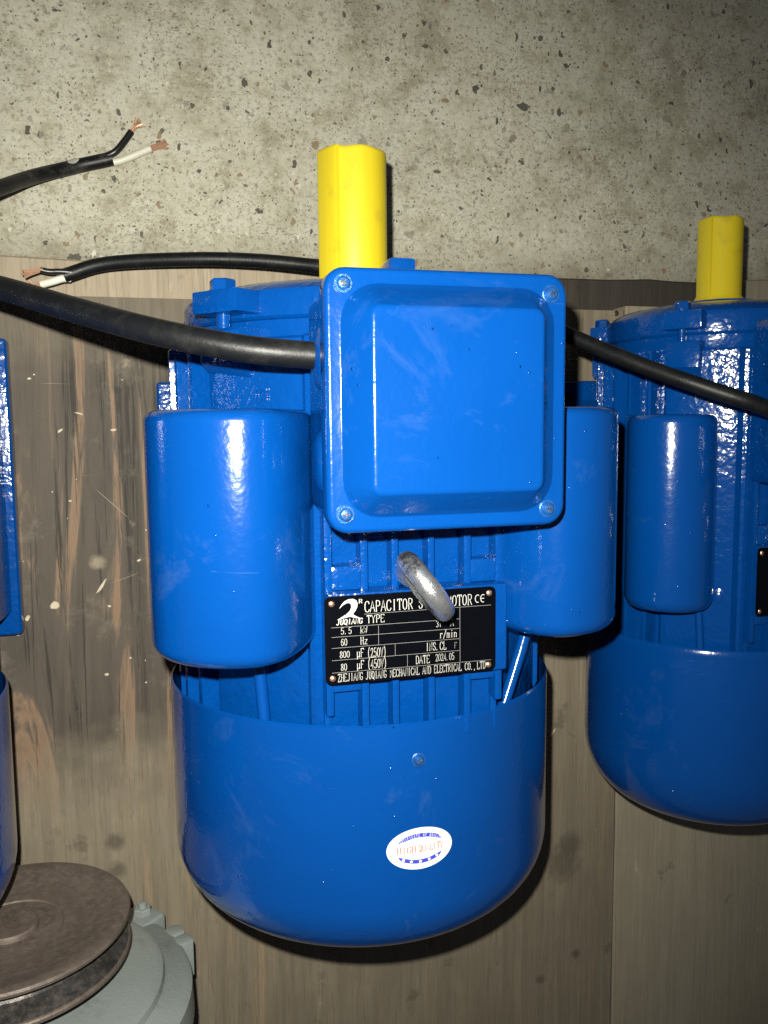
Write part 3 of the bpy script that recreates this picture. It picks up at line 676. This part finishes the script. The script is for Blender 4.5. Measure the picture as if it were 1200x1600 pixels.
# quality sticker on the fan cover (an oval wrapped round the curve)
def on_cover(X, Y, l):          # X along the circumference, Y along the axis, metres
    a = math.radians(88.7) - X / .1300; r = .13035 + l * .00003
    return (r * math.cos(a), -.0728 + Y, r * math.sin(a) + AXH)
def disc(bm, hw, hh, l, n=64, rings=6):
    prev = None; cv = bm.verts.new(on_cover(0, 0, l))
    for k in range(1, rings + 1):
        cur = [bm.verts.new(on_cover(hw * k / rings * math.cos(2 * PI * i / n), hh * k / rings * math.sin(2 * PI * i / n), l)) for i in range(n)]
        for i in range(n):
            j = (i + 1) % n
            bm.faces.new((cv, cur[i], cur[j]) if prev is None else (prev[i], cur[i], cur[j], prev[j]))
        prev = cur
def arc_band(bm, hw, hh, t, a0, a1, l, n=28, taper=True):
    A = []
    for i in range(n + 1):
        f = i / n; a = math.radians(a0 + (a1 - a0) * f); k = min(1, f * 7, (1 - f) * 7) if taper else 1
        A.append((bm.verts.new(on_cover((hw + t / 2 * k) * math.cos(a), (hh + t / 2 * k) * math.sin(a), l)), bm.verts.new(on_cover((hw - t / 2 * k) * math.cos(a), (hh - t / 2 * k) * math.sin(a), l))))
    for p_, q_ in zip(A, A[1:]): bm.faces.new((p_[0], q_[0], q_[1], p_[1]))
bm = bmesh.new(); disc(bm, .0198, .0124, 0)
stk = obj('quality_sticker', bm, 'stk_white', main)
bm = bmesh.new(); arc_band(bm, .0176, .0104, .00022, 0, 360, 1, 80, False); flat_obj('thin_border', bm, 'stk_red', stk)
bm = bmesh.new(); arc_band(bm, .0150, .0078, .0025, 28, 152, 1); flat_obj('upper_band', bm, 'stk_blue', stk)
bm = bmesh.new(); arc_band(bm, .0150, .0078, .0024, 208, 332, 1); flat_obj('lower_band', bm, 'stk_blue', stk)
bm = bmesh.new(); s_ = 'CERTIFICATE OF QUALITY'
for i, ch in enumerate(s_):
    if ch == ' ': continue
    a = math.radians(146 - i * 112 / (len(s_) - 1)); c0 = Vector((.0150 * math.cos(a), .0078 * math.sin(a)))
    tg = Vector((.0150 * math.sin(a), -.0078 * math.cos(a))).normalized(); nn = Vector((-tg.y, tg.x)); q = .0017 / 8
    for st in GL[ch].split('|'):
        strip(bm, [tuple(float(z) for z in p_.split(',')) for p_ in st.split()], 1.1, .8, 0, lambda px, py, z: on_cover(*(c0 + tg * ((px - 2) * q * .75) + nn * ((py - 4) * q)), 3))
bmesh.ops.recalc_face_normals(bm, faces=bm.faces[:]); flat_obj('band_lettering', bm, 'stk_white', stk)
bm = bmesh.new(); text(bm, 'HIGH', -.0138, -.0021, .0040, .0112, lambda X, Y, l: on_cover(X, Y, 2 + l * .2), .95, .6, False); text(bm, 'QUALITY', -.0010, -.0021, .0040, .0152, lambda X, Y, l: on_cover(X, Y, 2 + l * .2), .95, .6, False)
bmesh.ops.recalc_face_normals(bm, faces=bm.faces[:]); flat_obj('red_lettering', bm, 'stk_red', stk)
for i in range(5):
    a = math.radians(228 + i * 21); c0 = (.0150 * math.cos(a), .0078 * math.sin(a)); bm = bmesh.new()
    bm.faces.new([bm.verts.new(on_cover(c0[0] + (.0012 if k % 2 == 0 else .0006) * math.sin(PI * k / 5), c0[1] + (.0012 if k % 2 == 0 else .0006) * math.cos(PI * k / 5), 3)) for k in range(10)])
    bmesh.ops.recalc_face_normals(bm, faces=bm.faces[:]); flat_obj('star', bm, 'stk_white', stk)

rightm = thing('electric_motor', 'smaller blue capacitor motor standing partly past the dark bearer end', 'motor', (.3090, 0, DECK), 0, 'blue electric motors on the pallet')
make_motor(rightm, sr=.77, fy=lambda y: y * .985 if y < 0 else y * 1.02 - .002 * (y > .2), cov=(-.148, .05), cap=(.0320, .1690, (.1080, .0830), .0405, (.0660, .0930)))
rightm['label'] = 'smaller blue motor with the narrow yellow sleeve and thin cable over its shoulder'
leftm = thing('electric_motor', 'blue motor cut off at the left, only its textured foot and fan cover showing', 'motor', (-.3605, 0, DECK), 0, 'blue electric motors on the pallet')
make_motor(leftm, sr=.985, full=False, flanks=(), foot_y=(.009, .234), foot_hw=.1245)

# ------------------------------------------------------------------ yellow plastic sleeves over the shafts
def sleeve(name, loc, r, y0, y1, key, label, flare):
    bm = bmesh.new()
    P = []
    ka = math.radians(key); n = 72
    def prof(rr, kh):
        L = []
        u = Vector((math.cos(ka), math.sin(ka))); v = Vector((-u.y, u.x)); hw = r * .42
        st = math.asin(hw / rr)
        for i in range(n + 1):
            a = ka + st + (2 * PI - 2 * st) * i / n; L.append((rr * math.cos(a), rr * math.sin(a)))
        for q in ((rr + kh - .0002, -hw), (rr + kh + .0003, -hw * .85), (rr + kh + .0003, 0), (rr + kh + .0003, hw * .85), (rr + kh - .0002, hw)):
            w_ = u * q[0] + v * q[1]; L.append((w_.x, w_.y))
        return L
    loops = []
    for y, rr, kh in ((y0, r + flare, r * .05), (y0 + .003, r + flare * .5, r * .05), (y0 + .006, r, r * .05), (y1 - .002, r, r * .05), (y1 - .0006, r - .0004, r * .05), (y1, r - .0010, r * .05), (y1 - .0002, r - .0018, r * -.02), (y1 - .02, r - .0020, r * -.02)):
        loops.append([(x, y + 0.0004 * math.sin(7 * x / r + 1) * (1 if y > y1 - .01 else 0), z) for x, z in prof(rr, kh)])
    loft(bm, loops, False, True)
    o = obj(name, bm, 'yellow', None, None, 40); o.location = loc
    return tag(o, label, 'sleeve', 'yellow shaft sleeves')
sleeve('shaft_sleeve', (0, 0, AZ), .0222, .2590, .3460, 151, 'wide bright yellow plastic sleeve on shaft above the terminal box', 0)
sleeve('shaft_sleeve', (.3090, 0, DECK + AXH * .77), .0168, .2605, .3265, 172, 'narrow yellow plastic sleeve on the shaft of the smaller motor', .004)

# ------------------------------------------------------------------ cables
def cable(name, label, pts, r, mat, group=None, ends=()):
    t = thing(name, label, 'cable', (0, 0, 0), 0, group)
    bm = bmesh.new(); tube(bm, pts, r, 20, True, 8); sh = obj('sheath', bm, mat, t, None, 60)
    random.seed(len(label))
    for wp, wr, wm, cp in ends:
        bm = bmesh.new(); tube(bm, wp, wr, 14, True, 5); wo = obj('wire', bm, wm, t, None, 60)
        bm = bmesh.new()
        a, b = Vector(cp[0]), Vector(cp[1]); L = (b - a).length; d = (b - a).normalized(); u = d.orthogonal().normalized(); v = d.cross(u)
        for k in range(16):
            an = 2.4 * k; rr = wr * .85 * math.sqrt((k + .5) / 16)
            s0 = a - d * .002 + (u * math.cos(an) + v * math.sin(an)) * rr
            s1 = a + d * L * .5 + (u * math.cos(an + .5) + v * math.sin(an + .5)) * rr * random.uniform(.7, 1.2)
            s2 = a + d * L * random.uniform(.8, 1.12) + (u * math.cos(an + 1) + v * math.sin(an + 1)) * rr * random.uniform(.6, 3.0)
            tube(bm, [s0, s1, s2], .0005, 6, True, 4)
        st = obj('copper_strands', bm, 'copper', wo); st['kind'] = 'stuff'
    return t
A = AZ
def q(x, y, z): return (x, y, z + A)
cable('power_cable', 'thick black rubber cable entering the side of the square terminal box', [q(-.0500, .2022, .1540), q(-.0590, .2022, .1540), q(-.0915, .2053, .1500), q(-.1300, .2137, .1350), q(-.1675, .2270, .1000), q(-.2140, .2454, .0500), q(-.262, .262, -.005), q(-.33, .285, -.07), q(-.42, .31, -.1230)], .0067, 'rubber', 'black power cables')
cable('power_cable', 'thin black cable arching along the pallet edge behind the wide yellow sleeve', [q(-.1955, .2818, -.1270), q(-.1629, .2915, -.1240), q(-.1014, .2945, -.1100), q(-.0538, .2935, -.1000), q(-.0084, .2887, -.0870), q(.0450, .2800, -.0600), q(.0950, .2600, -.0150), q(.1424, .2281, .0300), q(.1753, .2048, .0700), q(.2027, .1890, .1000), q(.2347, .1764, .1150), q(.2700, .1700, .090)], .0053, 'rubber', 'black power cables',
      [([q(-.1900, .2838, -.1235), q(-.1985, .2840, -.1225), q(-.2055, .2835, -.1215), q(-.2115, .2845, -.1210)], .0022, 'wire_k', (q(-.2115, .2845, -.1210), q(-.2235, .2812, -.1215))),
       ([q(-.1910, .2800, -.1275), q(-.1970, .2795, -.1270), q(-.2040, .2772, -.1270), q(-.2125, .2748, -.1280)], .0029, 'wire_w', (q(-.2125, .2748, -.1280), q(-.2200, .2720, -.1285)))])
cable('power_cable', 'black cable on the concrete with stripped black and white wire ends', [q(-.1593, .3874, -.1888), q(-.1920, .3777, -.1875), q(-.2190, .3629, -.1660), q(-.2367, .3446, -.1300), q(-.262, .322, -.09), q(-.31, .30, -.06), q(-.40, .29, -.10)], .0056, 'rubber_d', 'black power cables',
      [([q(-.1660, .3875, -.1870), q(-.1565, .3920, -.1850), q(-.1490, .4010, -.1860), q(-.1431, .4095, -.1870)], .0027, 'wire_k', (q(-.1431, .4095, -.1870), q(-.1365, .4185, -.1870))),
       ([q(-.1660, .3835, -.1905), q(-.1540, .3862, -.1905), q(-.1410, .3920, -.1905), q(-.1283, .3984, -.1910)], .0029, 'wire_w', (q(-.1283, .3984, -.1910), q(-.1155, .4035, -.1905)))])

bm = bmesh.new(); a_ = Vector(q(-.1925, .3775, -.1873)); b_ = Vector(q(-.1840, .3806, -.1877)); d_ = (b_ - a_).normalized(); u_ = d_.cross(Vector((0, 0, 1))).normalized(); v_ = u_.cross(d_)
pv = None
for i in range(9):
    c_ = a_ + (b_ - a_) * (i / 8); w_ = math.sin(PI * (i + .6) / 9.2)
    cur = [bm.verts.new(c_ + (u_ * math.sin(t_) + v_ * math.cos(t_)) * .00575) for t_ in [-.75 + (.2 - .85 * w_ + 1.3 * w_ * k / 7) for k in range(8)]]
    if pv:
        for k in range(7): bm.faces.new((pv[k], pv[k + 1], cur[k + 1], cur[k]))
    pv = cur
obj('bare_scuff', bm, 'tape', [o for o in bpy.data.objects if 'stripped' in str(o.get('label', ''))][0])

# ------------------------------------------------------------------ grey motor with a rusty pulley
gx, gz = -.2400, AZ - .012 - DECK
grey = thing('electric_motor', 'grey green motor with lugs lying below the rusty pulley', 'motor', (gx, 0, DECK), 0)
gh = gz
def G(bm): return bm
bm = bmesh.new(); revolve(bm, [(.03, -.205), (.045, -.2055), (.060, -.2075), (.0930, -.2085), (.0975, -.2105), (.0985, -.2150), (.1010, -.2170), (.1130, -.2190), (.1170, -.2215), (.1180, -.2420), (.1165, -.2435)], 96, c=(0, gh)); obj('end_shield', bm, 'grey', grey)
bm = bmesh.new(); revolve(bm, [(.105, -.243), (.1135, -.2435), (.1135, -.46), (.10, -.463)], 96, c=(0, gh), cap0=True, cap1=True)
obj('housing', bm, 'grey', grey)
bm = bmesh.new(); revolve(bm, [(.02, -.466), (.1210, -.464), (.1225, -.46), (.1225, -.54), (.09, -.57), (.001, -.572)], 72, c=(0, gh)); obj('fan_cover', bm, 'grey', grey)
bm = bmesh.new(); cyl(bm, (0, -.165, gh), (0, -.26, gh), .016, None, 32); obj('shaft', bm, 'zinc', grey)
for deg in (-45, -135, 45, 135):
    a = math.radians(deg); rt = Matrix.Rotation(-a, 3, 'Y'); cx, cz = math.cos(a), math.sin(a)
    bm = bmesh.new(); box(bm, (.1140 * cx, -.2265, gh + .1140 * cz), (.026, .019, .030), .004, rt, 3); lg = obj('lug', bm, 'grey', grey)
    bm = bmesh.new(); hexhead(bm, (.1165 * cx, -.2172, gh + .1165 * cz), (0, 1, 0), .0070, .0052, .2); lathe(bm, (.1165 * cx, -.2172, gh + .1165 * cz), (0, 1, 0), [(.0035, 0), (.0034, .0085), (.002, .009)], 14); obj('bolt', bm, 'grey', lg)
for deg in (-25, -155):
    a = math.radians(deg); rt = Matrix.Rotation(-a, 3, 'Y'); cx, cz = math.cos(a), math.sin(a)
    for dz in (-.0072, .0072):
        bm = bmesh.new(); c_ = Vector((.1125 * cx, -.2350, gh + .1125 * cz)) + rt @ Vector((0, 0, dz)); box(bm, c_, (.028, .030, .0120), .0022, rt); obj('rib_block', bm, 'grey', grey)
for s in (-1, 1):
    bm = bmesh.new(); box(bm, (s * .088, -.335, .0072), (.048, .16, .0140), .003); box(bm, (s * .082, -.335, .035), (.028, .13, .05), .003); obj('foot', bm, 'grey', grey)

pul = thing('belt_pulley', 'rusty brown grooved belt pulley on the grey motor shaft', 'pulley', (gx, 0, DECK + gz), 0)
bm = bmesh.new(); revolve(bm, [(.006, -.1620), (.0165, -.1620), (.0175, -.1630), (.0180, -.1655), (.0330, -.1660), (.0340, -.1650), (.0400, -.1646), (.0640, -.1622), (.0660, -.1612), (.0745, -.1602), (.0768, -.1606), (.0775, -.1622), (.0770, -.1640), (.0758, -.1650)], 128, cap0=True); obj('front_flange', bm, 'rust', pul)
bm = bmesh.new(); revolve(bm, [(.0758, -.1650), (.0630, -.1706), (.0615, -.1735), (.0630, -.1765), (.0752, -.1828)], 128); obj('groove', bm, 'groove', pul)
bm = bmesh.new(); revolve(bm, [(.0752, -.1828), (.0762, -.1833), (.0768, -.1843), (.0762, -.1866), (.0740, -.1872), (.03, -.1860), (.026, -.1950), (.0162, -.1955)], 128); obj('rear_flange', bm, 'rust', pul)

# ------------------------------------------------------------------ small litter on the boards
random.seed(11)
bm = bmesh.new()
def chip(x, y, l, wd, a, z=DECK):
    d = Vector((math.cos(a), math.sin(a), 0)); n_ = Vector((-d.y, d.x, 0)); c = Vector((x, y, z + .0003)); pts = []
    for k in range(9):
        t = 2 * PI * k / 9; rr = random.uniform(.65, 1.15); pts.append(c + d * (l * rr * math.cos(t)) + n_ * (wd * rr * math.sin(t)))
    loft(bm, [pts, [p_ + Vector((0, 0, random.uniform(.0004, .0009))) for p_ in [c + (p2 - c) * .8 for p2 in pts]]])
for x, y, l, wd, a in ((-.2155, .027, .0042, .0035, .3), (-.1800, .040, .0085, .0018, .95), (-.2360, .018, .0028, .0018, 1.1), (-.1745, .024, .0016, .0012, 0), (-.2440, .006, .002, .0015, 0), (-.1600, -.020, .0015, .0012, 0), (-.1790, -.032, .0018, .0014, 0),
                       (.218, -.125, .006, .0014, .9), (.300, -.178, .006, .002, .5), (.283, -.105, .0035, .001, -.8), (-.205, .165, .003, .001, .6), (-.19, .178, .004, .0008, -.3), (-.165, .165, .003, .0012, .1), (-.225, .205, .002, .001, 0), (.095, -.216, .0016, .0013, 0), (-.2, .11, .0016, .001, 0), (-.15, .06, .002, .001, .4)):
    chip(x, y, l, wd, a)
for (x0, y0, x1, y1) in ((-.188, .126, -.150, .088), (-.1760, .0415, -.1480, .0505)):
    d_ = math.hypot(x1 - x0, y1 - y0); chip((x0 + x1) / 2, (y0 + y1) / 2, d_ / 2, .00014, math.atan2(y1 - y0, x1 - x0))
for k in range(9): chip(random.uniform(-.25, -.14), random.uniform(-.12, .24), random.uniform(.0005, .0011), random.uniform(.0004, .0009), random.uniform(0, 3))
M['chip'] = plain('wood_chip', (0.40, 0.34, 0.25), .6, 0, 200, .2)
lt = obj('debris', bm, 'chip'); lt['kind'] = 'stuff'; lt['label'] = 'pale wood splinters and paint flecks scattered on the boards'; lt['category'] = 'debris'
